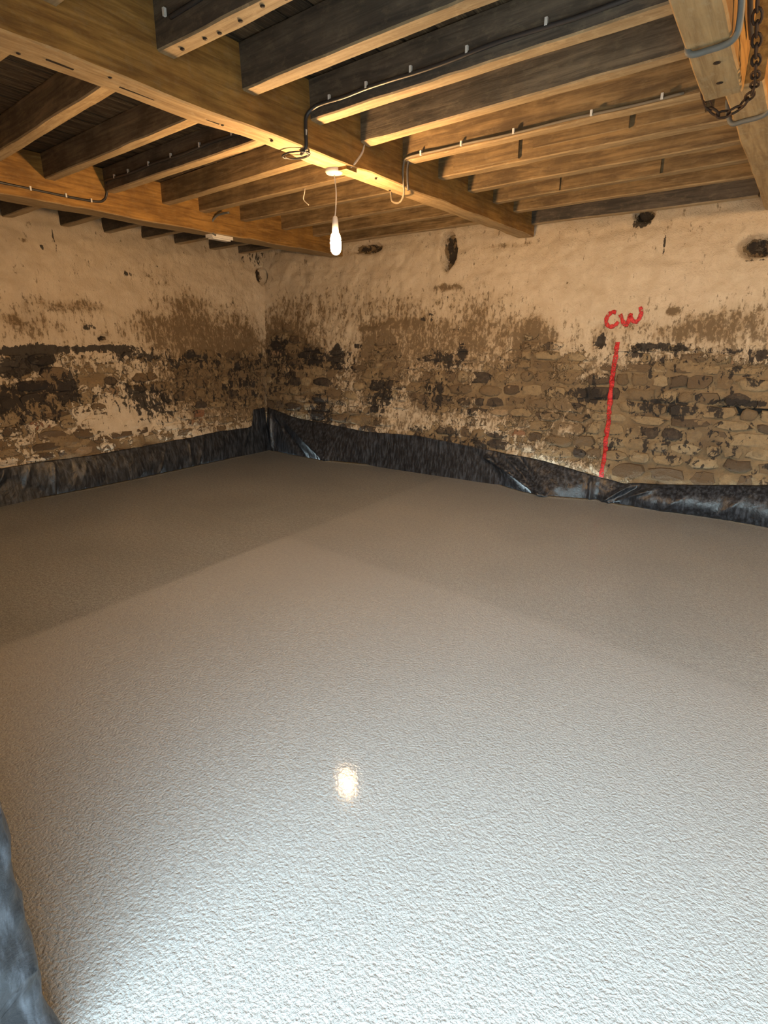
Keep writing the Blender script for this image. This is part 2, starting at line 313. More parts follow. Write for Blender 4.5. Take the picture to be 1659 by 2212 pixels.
class Layout:
    """irregular courses of rubble: course edges in z, stone edges along each course"""
    def __init__(s, u0, u1, z0, z1, seed, hmin, hmax, wmin, wmax):
        r = random.Random(seed); s.seed = seed
        e = [z0]
        while e[-1] < z1: e.append(e[-1] + r.uniform(hmin, hmax) * (1.25 if e[-1] > 1.6 else 1))
        s.ze = np.array(e); s.ue = []; s.rd = []
        for i in range(len(e) - 1):
            x = [u0 - r.random() * wmax]; hh = e[i + 1] - e[i]
            while x[-1] < u1: x.append(x[-1] + max(hh * .9, r.uniform(wmin, wmax) ** 1.0))
            s.ue.append(np.array(x)); s.rd.append(np.array([r.random() for _ in x]))
    def wob(s, u, z): return fbm(u * 1.1, z * .6, s.seed + 3, 2) * .16, fbm(u * 2.2, z * 2.2, s.seed + 4, 2) * .07
    def hump(s, u, z):
        dz, du = s.wob(u, z); zz = z + dz; uu = u + du
        ci = np.clip(np.searchsorted(s.ze, zz) - 1, 0, len(s.ue) - 1)
        out = np.zeros_like(u)
        for c in range(len(s.ue)):
            m = ci == c
            if not m.any(): continue
            e = s.ue[c]; j = np.clip(np.searchsorted(e, uu[m]) - 1, 0, len(e) - 2)
            a = (uu[m] - e[j]) / (e[j + 1] - e[j]) * 2 - 1; b = (zz[m] - s.ze[c]) / (s.ze[c + 1] - s.ze[c]) * 2 - 1
            out[m] = (1 - np.abs(a) ** 5) * (1 - np.abs(b) ** 4) * (.25 + s.rd[c][j])
        return out
    def cells(s):
        for c in range(len(s.ue)):
            e = s.ue[c]
            for j in range(len(e) - 1):
                uc = (e[j] + e[j + 1]) / 2; zc = (s.ze[c] + s.ze[c + 1]) / 2
                for _ in range(3):
                    dz, du = s.wob(np.array([uc]), np.array([zc])); uu = (e[j] + e[j + 1]) / 2 - du[0]; zz = (s.ze[c] + s.ze[c + 1]) / 2 - dz[0]
                    uc, zc = uu, zz
                yield uc, zc, (e[j + 1] - e[j]) / 2, (s.ze[c + 1] - s.ze[c]) / 2

def set_wear(me, R, G, B, A):
    ca = me.color_attributes.new('wear', 'FLOAT_COLOR', 'POINT')
    buf = np.stack([np.clip(R, -1, 2), np.clip(G, -1, 2), np.clip(B, -1, 2), A], 1).astype(np.float32).ravel()
    ca.data.foreach_set('color', buf)

GEO = {}
def build_wall(name, u0, u1, z0, z1, step, pos, outward, lay, wear, holes, thick, fine):
    nu = int((u1 - u0) / step) + 1; nz = int((z1 - z0) / step) + 1
    uu, zz = np.meshgrid(np.linspace(u0, u1, nu), np.linspace(z0, z1, nz))
    u = uu.ravel(); z = zz.ravel()
    R, G, B = wear(u, z)
    exposed = smoothclip((1.02 - R) / .35)
    r = .040 * fbm(u * 1.7, z * 2.4, lay.seed + 60) + .060 * fbm(u * 4.5, z * 8, lay.seed + 61) + .016 * fbm(u * 19, z * 22, lay.seed + 62)
    r = r + lay.hump(u, z) * (.010 + .004 * exposed) - .010 * exposed
    r = r - .014 * smoothclip((G - .5) / .4)
    for a, b, ra, rb, dep in holes:
        d = np.sqrt(((u - a + fbm(u * 9, z * 9, 71) * .06) / ra) ** 2 + ((z - b + fbm(u * 9, z * 9, 73) * .06) / rb) ** 2)
        k = smoothclip((1.15 - d) / .35); r = r - dep * k; G = G + 1.1 * smoothclip((1.02 - d) / .4); R = R - .7 * k  # hole insides also blackened, their shade put into the colour
    front = pos(u, z, r)
    F = []
    idx = np.arange(nu * nz).reshape(nz, nu)
    q = np.stack([idx[:-1, :-1], idx[:-1, 1:], idx[1:, 1:], idx[1:, :-1]], -1).reshape(-1, 4)
    ring = list(idx[0, :]) + list(idx[1:, -1]) + list(idx[-1, -2::-1]) + list(idx[-2:0:-1, 0])
    back = pos(u[ring], z[ring], np.full(len(ring), -thick))
    V = np.concatenate([front, back]); nb_ = len(front); m = len(ring)
    F = q.tolist() + [[ring[(i + 1) % m], ring[i], nb_ + i, nb_ + (i + 1) % m] for i in range(m)] + [[nb_ + i for i in range(m - 1, -1, -1)]]
    if not outward: F = [f[::-1] for f in F]
    o = link(name, V, F, M['rubble'], smooth=True)
    tint = .38 + .45 * fbm(u * 4, z * 4, 81)
    ex = np.zeros(m)
    set_wear(o.data, np.concatenate([R, ex + 1]), np.concatenate([G, ex]), np.concatenate([B, ex]), np.concatenate([tint, ex]))
    tag(o, kind='structure')
    GEO[name] = [(front, q)]
    # stones that stand proud where the limewash has gone
    cand = []
    for uc, zc, hw, hh in lay.cells():
        if not (fine[0] < uc < fine[1] and fine[2] < zc < fine[3]): continue
        a = np.array([uc, uc - hw * .5, uc + hw * .5]); b = np.array([zc] * 3)
        Rr, Gg, Bb = wear(a, b)
        if Rr.mean() < .90: cand.append((hw * hh, uc, zc, hw, hh, Rr.mean()))
    cand.sort(reverse=True); rs = random.Random(lay.seed + 5)
    for area, uc, zc, hw, hh, lm in cand[:295]:
        N = 10; ex_ = rs.uniform(3.0, 9.0); top = rs.uniform(.006, .022); ph = rs.random() * .4
        jit = [1 + rs.uniform(-.24, .10) for _ in range(N)]
        pu = []; pz = []; pr = []
        tilt = rs.uniform(-.15, .15); tz = rs.uniform(-.1, .1)
        for s_, d in ((.99, -.03), (.90, top * .85), (.5, top)):
            for k in range(N):
                t = 2 * math.pi * k / N + ph
                ct, st_ = math.cos(t), math.sin(t)
                rad = (abs(ct) ** ex_ + abs(st_) ** ex_) ** (-1 / ex_) * jit[k]
                x = rad * ct * s_; y = rad * st_ * s_
                pu.append(uc + x * hw * .96); pz.append(zc + y * hh * .95 + tilt * x * hh * .6)
                pr.append(d + (tz * y * .1 + rs.uniform(-.003, .003) if d > 0 else 0))
        pu.append(uc); pz.append(zc); pr.append(top + rs.uniform(-.002, .004))
        pu = np.array(pu); pz = np.array(pz); pr = np.array(pr)
        pr = pr + .040 * fbm(pu * 1.7, pz * 2.4, lay.seed + 60)
        P = pos(pu, pz, pr); f = []
        for ring_ in range(2):
            for k in range(N):
                a = ring_ * N + k; b = ring_ * N + (k + 1) % N
                f.append((a, b, b + N, a + N))
        for k in range(N): f.append((2 * N + k, 2 * N + (k + 1) % N, 3 * N))
        if not outward: f = [x[::-1] for x in f]
        s = link('stone', P, f, M['rubble'], o, smooth=rs.random() < .4)
        Rr, Gg, Bb = wear(pu, pz)
        bare = rs.choice([-.1, .0, .05, .1, .2, .35])
        tn = min(1, max(0, rs.gauss(.36, .22)))
        set_wear(s.data, Rr - bare, Gg + rs.uniform(-.16, .16), Bb, np.full(len(pu), tn))
        GEO[name].append((P, np.array([x if len(x) == 4 else (*x, x[2]) for x in f])))
    return o

lay_b = Layout(-6.6, XR, 0, 2.85, 11, .075, .15, .12, .36)
lay_l = Layout(.1, 6.3, 0, 2.85, 12, .08, .15, .12, .36)
pos_b = lambda u, z, r: np.stack([u, 5.62 + .16 * z - r, z], 1)
pos_l = lambda u, z, r: np.stack([-5.92 - .13 * z + r, u, z], 1)
wall_back = build_wall('wall_back', -6.5, XR, -.05, CEIL, .018, pos_b, True, lay_b, wear_back,
    [(-3.32, 2.45, .10, .20, .16), (-.38, 2.25, .14, .09, .18), (-.25, .92, .26, .03, .10), (-1.33, 2.60, .09, .06, .12), (-6.25, 2.35, .10, .09, .10), (-4.45, 2.56, .22, .06, .1)], .45, (-6.1, .7, .3, 1.75))
wall_left = build_wall('wall_left', .2, 6.2, -.05, CEIL, .018, pos_l, False, lay_l, wear_left,
    [(3.50, 1.52, .055, .03, .07), (5.95, 2.35, .08, .10, .1)], .45, (2.0, 5.75, .28, 1.5))

# near wall with the doorway, right wall: both behind or beside the camera
V, F = boxes([(-6.7, DOOR_X0, -.30, .25, -.05, CEIL), (DOOR_X1, XR + .4, -.30, .25, -.05, CEIL), (DOOR_X0, DOOR_X1, -.30, .25, DOOR_Z, CEIL)])
tag(link('wall_near', V, F, M['lime']), kind='structure')
V, F = boxes([(XR, XR + .4, .25, 6.5, -.05, CEIL)])
tag(link('wall_right', V, F, M['lime']), kind='structure')
V, F = boxes([(-40, 40, -40, -.30, -.3, -.04)])
tag(link('ground', V, F, M['ground']), kind='structure')

V, F = boxes([(-14, 14, -7.2, -6.6, -.1, 1.7)])  # added unseen block outside, keeps low sky light off the room walls
tag(link('unseen_sky_blocker', V, F, M['ground']), kind='structure')

# floor: screed, paler past a straight line, edge curling up a little against the sheet
def fl_edge_b(x):  return np.interp(x, [-6.1, -5.95, -5.3, -4.75, -4.17, -3.57, -3.0, -2.52, -2.04, -1.78, -1.34, -1.11, -.71, -.28, .07, .8, 4.2], [5.55, 5.62, 5.52, 5.47, 5.58, 5.74, 5.74, 5.66, 5.44, 5.40, 5.56, 5.51, 5.54, 5.57, 5.50, 5.53, 5.53])
def fl_edge_l(y): return np.interp(y, [.2, 2.16, 2.53, 2.99, 3.52, 4.3, 4.74, 5.3, 5.6], [-5.93, -5.96, -5.88, -5.85, -5.84, -5.86, -5.87, -5.92, -5.9])
nx, ny = 420, 260
gx, gy = np.meshgrid(np.linspace(0, 1, nx), np.linspace(0, 1, ny))
yy = -.30 + gy * 5.9
xx = -5.85 + gx * (XR + 5.85)
ye = fl_edge_b(xx); yy = np.where(gy > .9, np.minimum(yy, 9), yy)
yy = -.30 + gy * (ye + .30); xe = fl_edge_l(np.clip(yy, .2, 5.6)); xx = xx + (xe + 5.85) * np.clip(1 - 2 * gx, 0, 1)
x = xx.ravel(); y = yy.ravel()
dl = x - fl_edge_l(np.clip(y, .2, 5.6)); db = fl_edge_b(x) - y
rim = np.exp(-np.minimum(dl, db) / .018) * np.where(y > .2, 1, 0)
pale_side = smoothclip((x + 3.10 + .012 * np.sin(y * 3)) / .06) * smoothclip((y * 1 + .0 * x - 0) / .2)
corner = smoothclip((3.10 - y + (x + 3.1) * -.10) / .10)
patch = pale_side * (.55 + .45 * corner)
z = .012 * rim + .0015 * patch + .004 * fbm(x * .8, y * .8, 91)
V = np.stack([x, y, z], 1); idx = np.arange(nx * ny).reshape(ny, nx)
q = np.stack([idx[:-1, :-1], idx[:-1, 1:], idx[1:, 1:], idx[1:, :-1]], -1).reshape(-1, 4)
ring = list(idx[0, :]) + list(idx[1:, -1]) + list(idx[-1, -2::-1]) + list(idx[-2:0:-1, 0])
low = V[ring].copy(); low[:, 2] = -.06; m = len(ring)
F = q.tolist() + [[ring[(i + 1) % m], ring[i], len(V) + i, len(V) + (i + 1) % m] for i in range(m)] + [[len(V) + i for i in range(m - 1, -1, -1)]]
floor = link('floor', np.concatenate([V, low]), F, M['screed'], smooth=True)
ex = np.zeros(m); rimc = np.exp(-np.minimum(dl, db) / .035) * np.where(y > .2, 1, 0) * (.5 + fbm(x * 6, y * 6, 95))
set_wear(floor.data, np.concatenate([patch, ex]), np.concatenate([np.clip(rimc, 0, 1), ex]), np.zeros(len(V) + m), np.ones(len(V) + m))
tag(floor, kind='structure')

# ceiling: floorboards of the storey above, running front to back over the joists
V, F = boxes([(-6.9, XR + .4, -.30, 6.7, CEIL + .035, CEIL + .09)])
ceiling = tag(link('ceiling', V, F, M['plank']), kind='structure')
x = -6.85; k = 0; first = None
while x < XR + .2:
    wd = rng.choice([.13, .15, .16, .18, .20])
    if first is None:
        V, F = boxes([(0, 1, 0, 1, 0, 1)]); first = link('plank', V, F, M['plank'], ceiling); pk = first
    else:
        pk = first.copy(); COL.objects.link(pk); pk.parent = ceiling
    pk.location = (x, -.28, CEIL - rng.uniform(0, .008)); pk.scale = (wd - .008 - rng.random() * .006, 6.9, .034)
    x += wd

# ---------------------------------------------------------------- timbers
def timber(name, p0, p1, wd, z0, z1, mat, label, cat, group=None, seed=0, wane=.008, parent=None):
    """sawn timber from p0 to p1 (xy of its middle line), underside z0, top z1"""
    a = Vector((p0[0], p0[1], 0)); b = Vector((p1[0], p1[1], 0)); L = (b - a).length; ang = math.atan2(b.y - a.y, b.x - a.x)
    n = max(10, int(L / .06)); V = []; F = []; h = z1 - z0; c = .007
    prof = [(-wd / 2, h), (-wd / 2, c), (-wd / 2 + c, 0), (wd / 2 - c, 0), (wd / 2, c), (wd / 2, h)]
    m = len(prof); t = np.linspace(0, L, n + 1)
    nz = [fbm(t * 2.3, t * 0 + k * 7.7, seed * 5 + k, 3) for k in range(4)]
    for i in range(n + 1):
        for k, (y, z) in enumerate(prof):
            e = 0 if k < 3 else 1
            dy = wane * 1.6 * nz[e][i] if 0 < k < 5 else 0
            dz = wane * 1.2 * nz[2 + e][i] if 1 <= k <= 4 else 0
            if k in (1, 2) : dz += wane * max(0, nz[0][i] * 2 - .35) * 2
            if k in (3, 4) : dz += wane * max(0, nz[1][i] * 2 - .35) * 2
            V.append((t[i], y + dy, z + dz))
    for i in range(n):
        for k in range(m):
            F.append((i * m + k, i * m + (k + 1) % m, (i + 1) * m + (k + 1) % m, (i + 1) * m + k))
    F.append(tuple(range(m - 1, -1, -1))); F.append(tuple(n * m + k for k in range(m)))
    o = link(name, V, F, mat, parent, loc=(p0[0], p0[1], z0), rot=(0, 0, ang))
    if label: tag(o, label, cat, group)
    return o
TOP = CEIL - .010
main_beam = timber('timber_beam', (-2.455, .26), (-2.43, 6.0), .16, 2.50, TOP, M['beam'], 'long main timber beam with the light bulb hanging from it, crossing the middle of the ceiling', 'beam', seed=1, wane=.02)
left_beam = timber('timber_beam', (-4.97, .26), (-4.92, 6.0), .22, 2.50, TOP, M['beam'], 'heavy orange-lit timber beam nearest and parallel to the left wall', 'beam', seed=2, wane=.02)
right_near = timber('timber_beam', (-.415, .26), (-.425, 3.12), .15, 2.485, TOP, M['beam'], 'pale near beam end at top right, bolted, with a chain on its side', 'beam', seed=3, wane=.012)
right_far = timber('timber_beam', (-.36, 3.125), (-.315, 6.0), .15, 2.52, TOP, M['beam'], 'far timber beam at right running from the chained beam end to the back wall', 'beam', seed=4, wane=.015)

JG = 'ceiling joists'
ordi = ['first', 'second', 'third', 'fourth', 'fifth', 'sixth', 'seventh', 'eighth', 'ninth', 'tenth', 'eleventh']
XM_R, XM_L = -2.365, -2.545
right_lines = [((-2.34, 1.35), (-1.0, 1.29)), ((-2.34, 1.84), (-1.62, 1.81)), ((-2.33, 2.29), (-1.09, 2.22)), ((-2.33, 2.77), (-.56, 2.66)), ((-2.31, 3.22), (-.55, 3.07)), ((-2.29, 3.68), (-.58, 3.59)), ((-2.31, 4.16), (-.51, 4.06)), ((-2.28, 4.63), (-.50, 4.48)), ((-2.28, 5.1), (-.50, 4.94)), ((-2.23, 5.54), (-.48, 5.42)), ((-2.36, 6.0), (-.44, 5.93))]
J = {}
def along(a, b, x): return a[1] + (b[1] - a[1]) * (x - a[0]) / (b[0] - a[0])
NR = len(right_lines)
for i, (a, b) in enumerate(right_lines):
    wd = .085; xr = -.495 if i < 5 else -.44
    ya = along(a, b, XM_R) - wd / 2; yb_ = along(a, b, xr) - wd / 2
    d = NR - 1 - i
    extra = {1: ', its underside dotted with nails', 3: ', with clipped dark cable', 6: ', faced with batten boards', 10: ', lying against it'}.get(i, '')
    lab = '%s joist from the back wall, right of the main beam%s' % (ordi[d], extra)
    z0 = 2.64 if i < 10 else 2.60
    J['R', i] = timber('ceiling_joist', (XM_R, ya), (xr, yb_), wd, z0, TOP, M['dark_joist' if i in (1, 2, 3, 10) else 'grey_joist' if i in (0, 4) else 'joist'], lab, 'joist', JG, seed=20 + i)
left_lines = [((-4.5, 1.45), (-2.9, 1.36)), ((-4.36, 1.98), (-2.95, 1.83)), ((-4.67, 2.46), (-2.95, 2.33)), ((-4.61, 2.93), (-2.91, 2.79)), ((-4.67, 3.46), (-3.43, 3.32)), ((-4.56, 3.85), (-3.06, 3.74)), ((-4.54, 4.36), (-2.98, 4.3)), ((-4.55, 4.93), (-2.96, 4.81)), ((-4.5, 5.43), (-3.03, 5.33)), ((-4.5, 5.95), (-3.0, 5.85))]
NL = len(left_lines)
for i, (a, b) in enumerate(left_lines):
    wd = .085; xl_ = -4.855
    ya = along(a, b, xl_) + wd / 2; yb_ = along(a, b, XM_L) + wd / 2
    d = NL - 1 - i
    extra = {1: ', split along its underside', 3: ', with clipped dark cable'}.get(i, '')
    lab = '%s joist from the back wall, between main and left beams%s' % (ordi[d], extra)
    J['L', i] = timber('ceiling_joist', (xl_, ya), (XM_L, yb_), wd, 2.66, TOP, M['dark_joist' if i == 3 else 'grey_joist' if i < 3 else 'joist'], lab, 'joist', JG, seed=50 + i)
far_y = [2.20, 2.76, 3.29, 3.74, 4.20, 4.63, 5.14, 5.60]
for i, yv in enumerate(far_y):
    wd = .085; d = len(far_y) - 1 - i
    lab = '%s short joist end from the back wall, resting on the left wall' % ordi[d]
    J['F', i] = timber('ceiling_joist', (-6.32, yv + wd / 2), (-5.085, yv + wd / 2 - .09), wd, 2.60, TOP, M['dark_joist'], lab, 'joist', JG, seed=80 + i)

V, F = boxes([(-.50, -.436, 3.13, 3.42, 2.60, 2.74)])
inv_ = (Matrix.Translation(right_far.location) @ Matrix.Rotation(right_far.rotation_euler.z, 4, 'Z')).inverted()
link('scarf_block', [inv_ @ Vector(v) for v in V], F, M['beam'], right_far)
# nails in undersides, batten boards on joist faces
def child(o, name, verts, faces, mat, smooth=False):
    inv = (Matrix.Translation(o.location) @ Matrix.Rotation(o.rotation_euler.z, 4, 'Z')).inverted()
    return link(name, [inv @ Vector(v) for v in verts], faces, mat, o, smooth)
def nail_at(o, p, r=.009):
    V, F = lathe([(r * .6, -.006), (r, -.004), (r, .003)], 8)
    child(o, 'nail', [(p[0] + v[0], p[1] + v[1], p[2] + v[2]) for v in V], F, M['nail'])
for k in range(8): 
    x = -2.25 + k * .12 + rng.uniform(-.02, .02); a, b = right_lines[1]; nail_at(J['R', 1], (x, along(a, b, x) - .042 + rng.uniform(-.015, .015), 2.640))
for k in range(9):
    yv = 1.25 + k * .30; nail_at(main_beam, (-2.45 + rng.uniform(-.05, .05), yv, 2.500), .008)
for yv in (2.75, 2.95): nail_at(right_near, (-.42 + rng.uniform(-.04, .04), yv, 2.487), .013)
for xx_ in ((-2.22, -1.72, 2.66), (-1.62, -1.02, 2.70), (-.98, -.62, 2.70)):
    a, b = right_lines[6]; f0 = along(a, b, xx_[0]) - .085; f1 = along(a, b, xx_[1]) - .085
    V = []; 
    for (xv, yv) in ((xx_[0], f0), (xx_[1], f1)):
        V += [(xv, yv - .022, xx_[2]), (xv, yv + .001, xx_[2]), (xv, yv + .001, TOP - .01), (xv, yv - .022, TOP - .01)]
    child(J['R', 6], 'batten', V, [(0, 1, 2, 3), (7, 6, 5, 4), (0, 4, 5, 1), (1, 5, 6, 2), (2, 6, 7, 3), (3, 7, 4, 0)], M['joist'])
a, b = right_lines[8]
for x0, x1 in ((-2.2, -1.75), (-1.72, -1.0)):
    V = []
    for xv in (x0, x1):
        yv = along(a, b, xv) - .085
        V += [(xv, yv - .02, 2.645), (xv, yv + .001, 2.645), (xv, yv + .001, 2.76), (xv, yv - .02, 2.75)]
    child(J['R', 8], 'batten', V, [(0, 1, 2, 3), (7, 6, 5, 4), (0, 4, 5, 1), (1, 5, 6, 2), (2, 6, 7, 3), (3, 7, 4, 0)], M['joist'])
# dark shakes (long cracks) on the main beam underside
for yv, L in ((1.33, .10), (1.62, .16), (2.05, .08)):
    V, F = boxes([(-2.46, -2.452, yv, yv + L, 2.495, 2.502)]); child(main_beam, 'crack', V, F, M['nail'])

# ---------------------------------------------------------------- cables
def cable(name, pts, r, mat, label, clips=(), k=6):
    o = empty(name, pts[0], label, 'cable')
    V, F = tube_mesh(smooth_path(pts, k), r, 8)
    link('sheath', [Vector(v) - o.location for v in V], F, mat, o, True)
    for c in clips:
        V, F = boxes([(-.006, .006, -.008, .004, -.014, .014)])
        e = link('cable_clip', [Vector(v) + Vector(c) - o.location for v in V], F, M['white_plastic'], o)
    return o
def face_y(line, x, side): return along(*line, x) + side
# dark cable along the third near joist, bending down the main beam
ln = right_lines[3]
pts = [(xv, face_y(ln, xv, -.101), 2.690 + .004 * math.sin(xv * 9)) for xv in np.arange(-.60, -2.25, -.15)] + [(-2.28, 2.66, 2.69), (-2.345, 2.645, 2.655), (-2.355, 2.64, 2.60), (-2.355, 2.64, 2.52), (-2.37, 2.645, 2.493), (-2.42, 2.67, 2.487)]
cl = [(xv, face_y(ln, xv, -.103), 2.705) for xv in (-2.2, -1.95, -1.68, -1.38, -1.02, -.72)] + [(-2.352, 2.64, 2.57)]
cable('clipped_cable', pts, .010, M['cable'], 'dark cable clipped along a joist then bending down the side of the main beam', cl)
ln = right_lines[1]
pts = [(xv, face_y(ln, xv, -.093), 2.73 + .004 * math.sin(xv * 9)) for xv in np.arange(-1.2, -2.35, -.15)]
cable('clipped_cable', pts, .009, M['cable'], 'dark cable with white clips on the nail-dotted joist at the top', [(xv, face_y(ln, xv, -.095), 2.75 + (.03 if i % 2 else 0)) for i, xv in enumerate((-2.28, -2.12, -2.0, -1.85, -1.7, -1.5))])
ln = left_lines[3]
pts = [(xv, face_y(ln, xv, -.016), 2.725 + .004 * math.sin(xv * 9)) for xv in np.arange(-2.62, -4.80, -.18)] + [(-4.80, 2.96, 2.71), (-4.835, 2.955, 2.64), (-4.84, 2.93, 2.60), (-4.84, 2.86, 2.575), (-4.84, 2.6, 2.57), (-4.84, 2.2, 2.575), (-4.84, 1.9, 2.58)]
cl = [(xv, face_y(ln, xv, -.019), 2.735) for xv in (-4.62, -4.4, -4.1, -3.8, -3.45, -3.1, -2.85)] + [(-4.835, yv, 2.575) for yv in (2.82, 2.62, 2.36, 2.05)]
cable('clipped_cable', pts, .010, M['cable'], 'dark cable with white clips on a left joist, then along the left beam', cl)
# cable over the batten joist, dropping as a loop under the main beam
ln = right_lines[5]
pts = [(xv, face_y(ln, xv, -.100), 2.655 + .003 * math.sin(xv * 9)) for xv in np.arange(-.65, -2.25, -.2)] + [(-2.30, 3.58, 2.655), (-2.345, 3.59, 2.62), (-2.355, 3.60, 2.53), (-2.36, 3.62, 2.47), (-2.40, 3.66, 2.435), (-2.46, 3.70, 2.425), (-2.53, 3.73, 2.45), (-2.555, 3.75, 2.50), (-2.56, 3.75, 2.54)]
cl = [(xv, face_y(ln, xv, -.102), 2.662) for xv in (-2.2, -1.9, -1.55, -1.1, -.75)]
cable('looped_cable', pts, .0075, M['dusty_cable'], 'dusty pale cable hanging in a loop below the main beam right of the bulb', cl)
pts = [(p[0] + .022, p[1] + .02, p[2] + .006) for p in pts[7:-5]]
cable('twin_cable', pts, .008, M['cable'], 'dark cable running beside the pale looped cable down the main beam')
# coil of thin wire under the beam
pts = []
for k in range(40):
    t = k / 39 * 2 * math.pi * 2.6
    pts.append((-2.455 + (.085 + .012 * math.sin(t * .7)) * math.cos(t), 2.66 + .055 * math.sin(t) + .01 * k / 39, 2.488 - .004 * k / 39))
cable('wire_coil', pts, .0035, M['cable'], 'small coil of thin dark wire stapled under the main beam', k=2)
# conduit running down the left beam to a flat batten light
pts = [(-4.60, 4.03, 2.655), (-4.76, 4.03, 2.65), (-4.835, 4.02, 2.60), (-4.838, 4.01, 2.54), (-4.838, 4.02, 2.50), (-4.85, 4.06, 2.488)]
cable('drop_cable', pts, .010, M['grey_cable'], 'grey cable dropping down the left beam to the flat white fitting')
f = empty('light_fitting', (-4.90, 4.15, 2.49), 'flat pale strip fitting under the left beam at the end of a grey cable', 'fitting')
V, F = boxes([(-.05, .05, -.13, .13, -.022, .008)]); link('fitting_body', V, F, M['white_plastic'], f)
V, F = boxes([(-.035, .035, -.11, .11, -.034, -.0222)]); link('diffuser', V, F, M['white_plastic'], f)
# cable straps and conduits on the right beam
pts = [(-.55, 2.60, 2.655), (-.495, 2.60, 2.56), (-.485, 2.59, 2.478), (-.42, 2.585, 2.470), (-.345, 2.56, 2.474), (-.328, 2.52, 2.52), (-.328, 2.40, 2.60), (-.328, 2.2, 2.66)]
cable('strap_cable', pts, .011, M['grey_cable'], 'grey cable wrapped under the near chained beam', [(-.33, 2.42, 2.60)])
pts = [(-.47, 3.60, 2.62), (-.44, 3.58, 2.515), (-.38, 3.56, 2.505), (-.29, 3.52, 2.508), (-.268, 3.46, 2.56), (-.268, 3.38, 2.70), (-.268, 3.3, 2.80)]
cable('strap_cable', pts, .011, M['grey_cable'], 'grey cable wrapped under the far beam beyond the chain')
pts = [(-.329, 2.62, 2.66), (-.331, 2.72, 2.64), (-.333, 2.82, 2.62), (-.334, 2.94, 2.61)]
cable('side_cable', pts, .009, M['cable'], 'dark cable along the right side of the chained beam')
# twig or string caught on a left joist
pts = [(-3.42, 3.80, 2.662), (-3.40, 3.77, 2.62), (-3.43, 3.79, 2.58), (-3.36, 3.77, 2.53)]
cable('loose_string', pts, .004, M['flex'], 'loose pale string hanging from a joist left of the bulb')
pts = [(-2.375, 3.19, 2.66), (-2.365, 3.16, 2.60), (-2.365, 3.09, 2.53), (-2.38, 3.05, 2.494)]
cable('feed_cable', pts, .007, M['flex'], 'pale cable feeding the bulb from the side of the main beam')

# iron chain draped over the side of the right beam
ch = empty('iron_chain', (-.30, 2.7, 2.62), 'rusty iron chain hanging down the right side of the near beam end', 'chain')
path = smooth_path([(-.31, 2.55, 2.74), (-.305, 2.66, 2.64), (-.30, 2.78, 2.55), (-.30, 2.92, 2.49), (-.315, 3.08, 2.475), (-.36, 3.16, 2.45), (-.42, 3.17, 2.435), (-.47, 3.165, 2.46), (-.51, 3.16, 2.53), (-.52, 3.16, 2.60)], 10)
d = 0; last = path[0]; k = 0; step = .042
acc = [0]
for i in range(1, len(path)): acc.append(acc[-1] + (path[i] - path[i - 1]).length)
s_ = 0
while s_ < acc[-1] - step:
    i = max(j for j in range(len(acc)) if acc[j] <= s_ + step / 2); i = min(i, len(path) - 2)
    c = path[i].lerp(path[i + 1], (s_ + step / 2 - acc[i]) / (acc[i + 1] - acc[i])); dr = (path[i + 1] - path[i]).normalized()
    x = dr.cross(Vector((0, .3, 1))).normalized(); y = dr.cross(x)
    sd = x if k % 2 else y
    ov = [c + dr * (.028 * math.cos(t)) + sd * (.015 * math.sin(t)) for t in [2 * math.pi * q / 10 for q in range(10)]]
    V, F = tube_mesh(ov, .0052, 5, True)
    link('chain_link', [v - ch.location for v in V], F, M['rust'], ch, True); s_ += step; k += 1

# ---------------------------------------------------------------- pendant bulbs
def pendant(loc, zb, label, zc, sway):
    r = empty('pendant_light', (loc[0], loc[1], zc), label, 'lamp')
    V, F = lathe([(.030, .030), (.052, .026), (.054, .006), (.046, -.004), (.014, -.010)], 20); link('ceiling_rose', V, F, M['white_plastic'], r, True)
    L = zc - zb
    pts = [(0, 0, -.005), (.012 * sway, 0, -L * .25), (.006 * sway, 0, -L * .5), (-.002 * sway, 0, -L + .15)]
    V, F = tube_mesh(smooth_path(pts, 6), .0035, 8); link('flex', V, F, M['flex'], r, True)
    V, F = lathe([(.006, .155), (.014, .150), (.019, .12), (.021, .075), (.019, .055)], 14)
    link('lamp_holder', [(v[0], v[1], v[2] - L) for v in V], F, M['white_plastic'], r, True)
    V, F = lathe([(.010, .062), (.020, .059), (.0275, .048), (.0325, .026), (.0345, .0), (.0345, -.024), (.031, -.044), (.021, -.060), (.008, -.067)], 16)
    link('bulb', [(v[0], v[1], v[2] - L) for v in V], F, M['bulb'], r, True)
    return r
pendant((-2.485, 3.03), 2.085, 'lit bare bulb hanging on a white flex under the main beam', 2.475, 1)
V, F = boxes([(-.05, .05, -.06, .06, 0, .022)])
mt = link('rose_block', V, F, M['beam'], main_beam); mt.location = (2.80, -.0 + -.01, -.021)
pendant((1.5, 3.3), 2.49, 'second lit bare bulb, out of view at the right of the room', 2.80, 1)

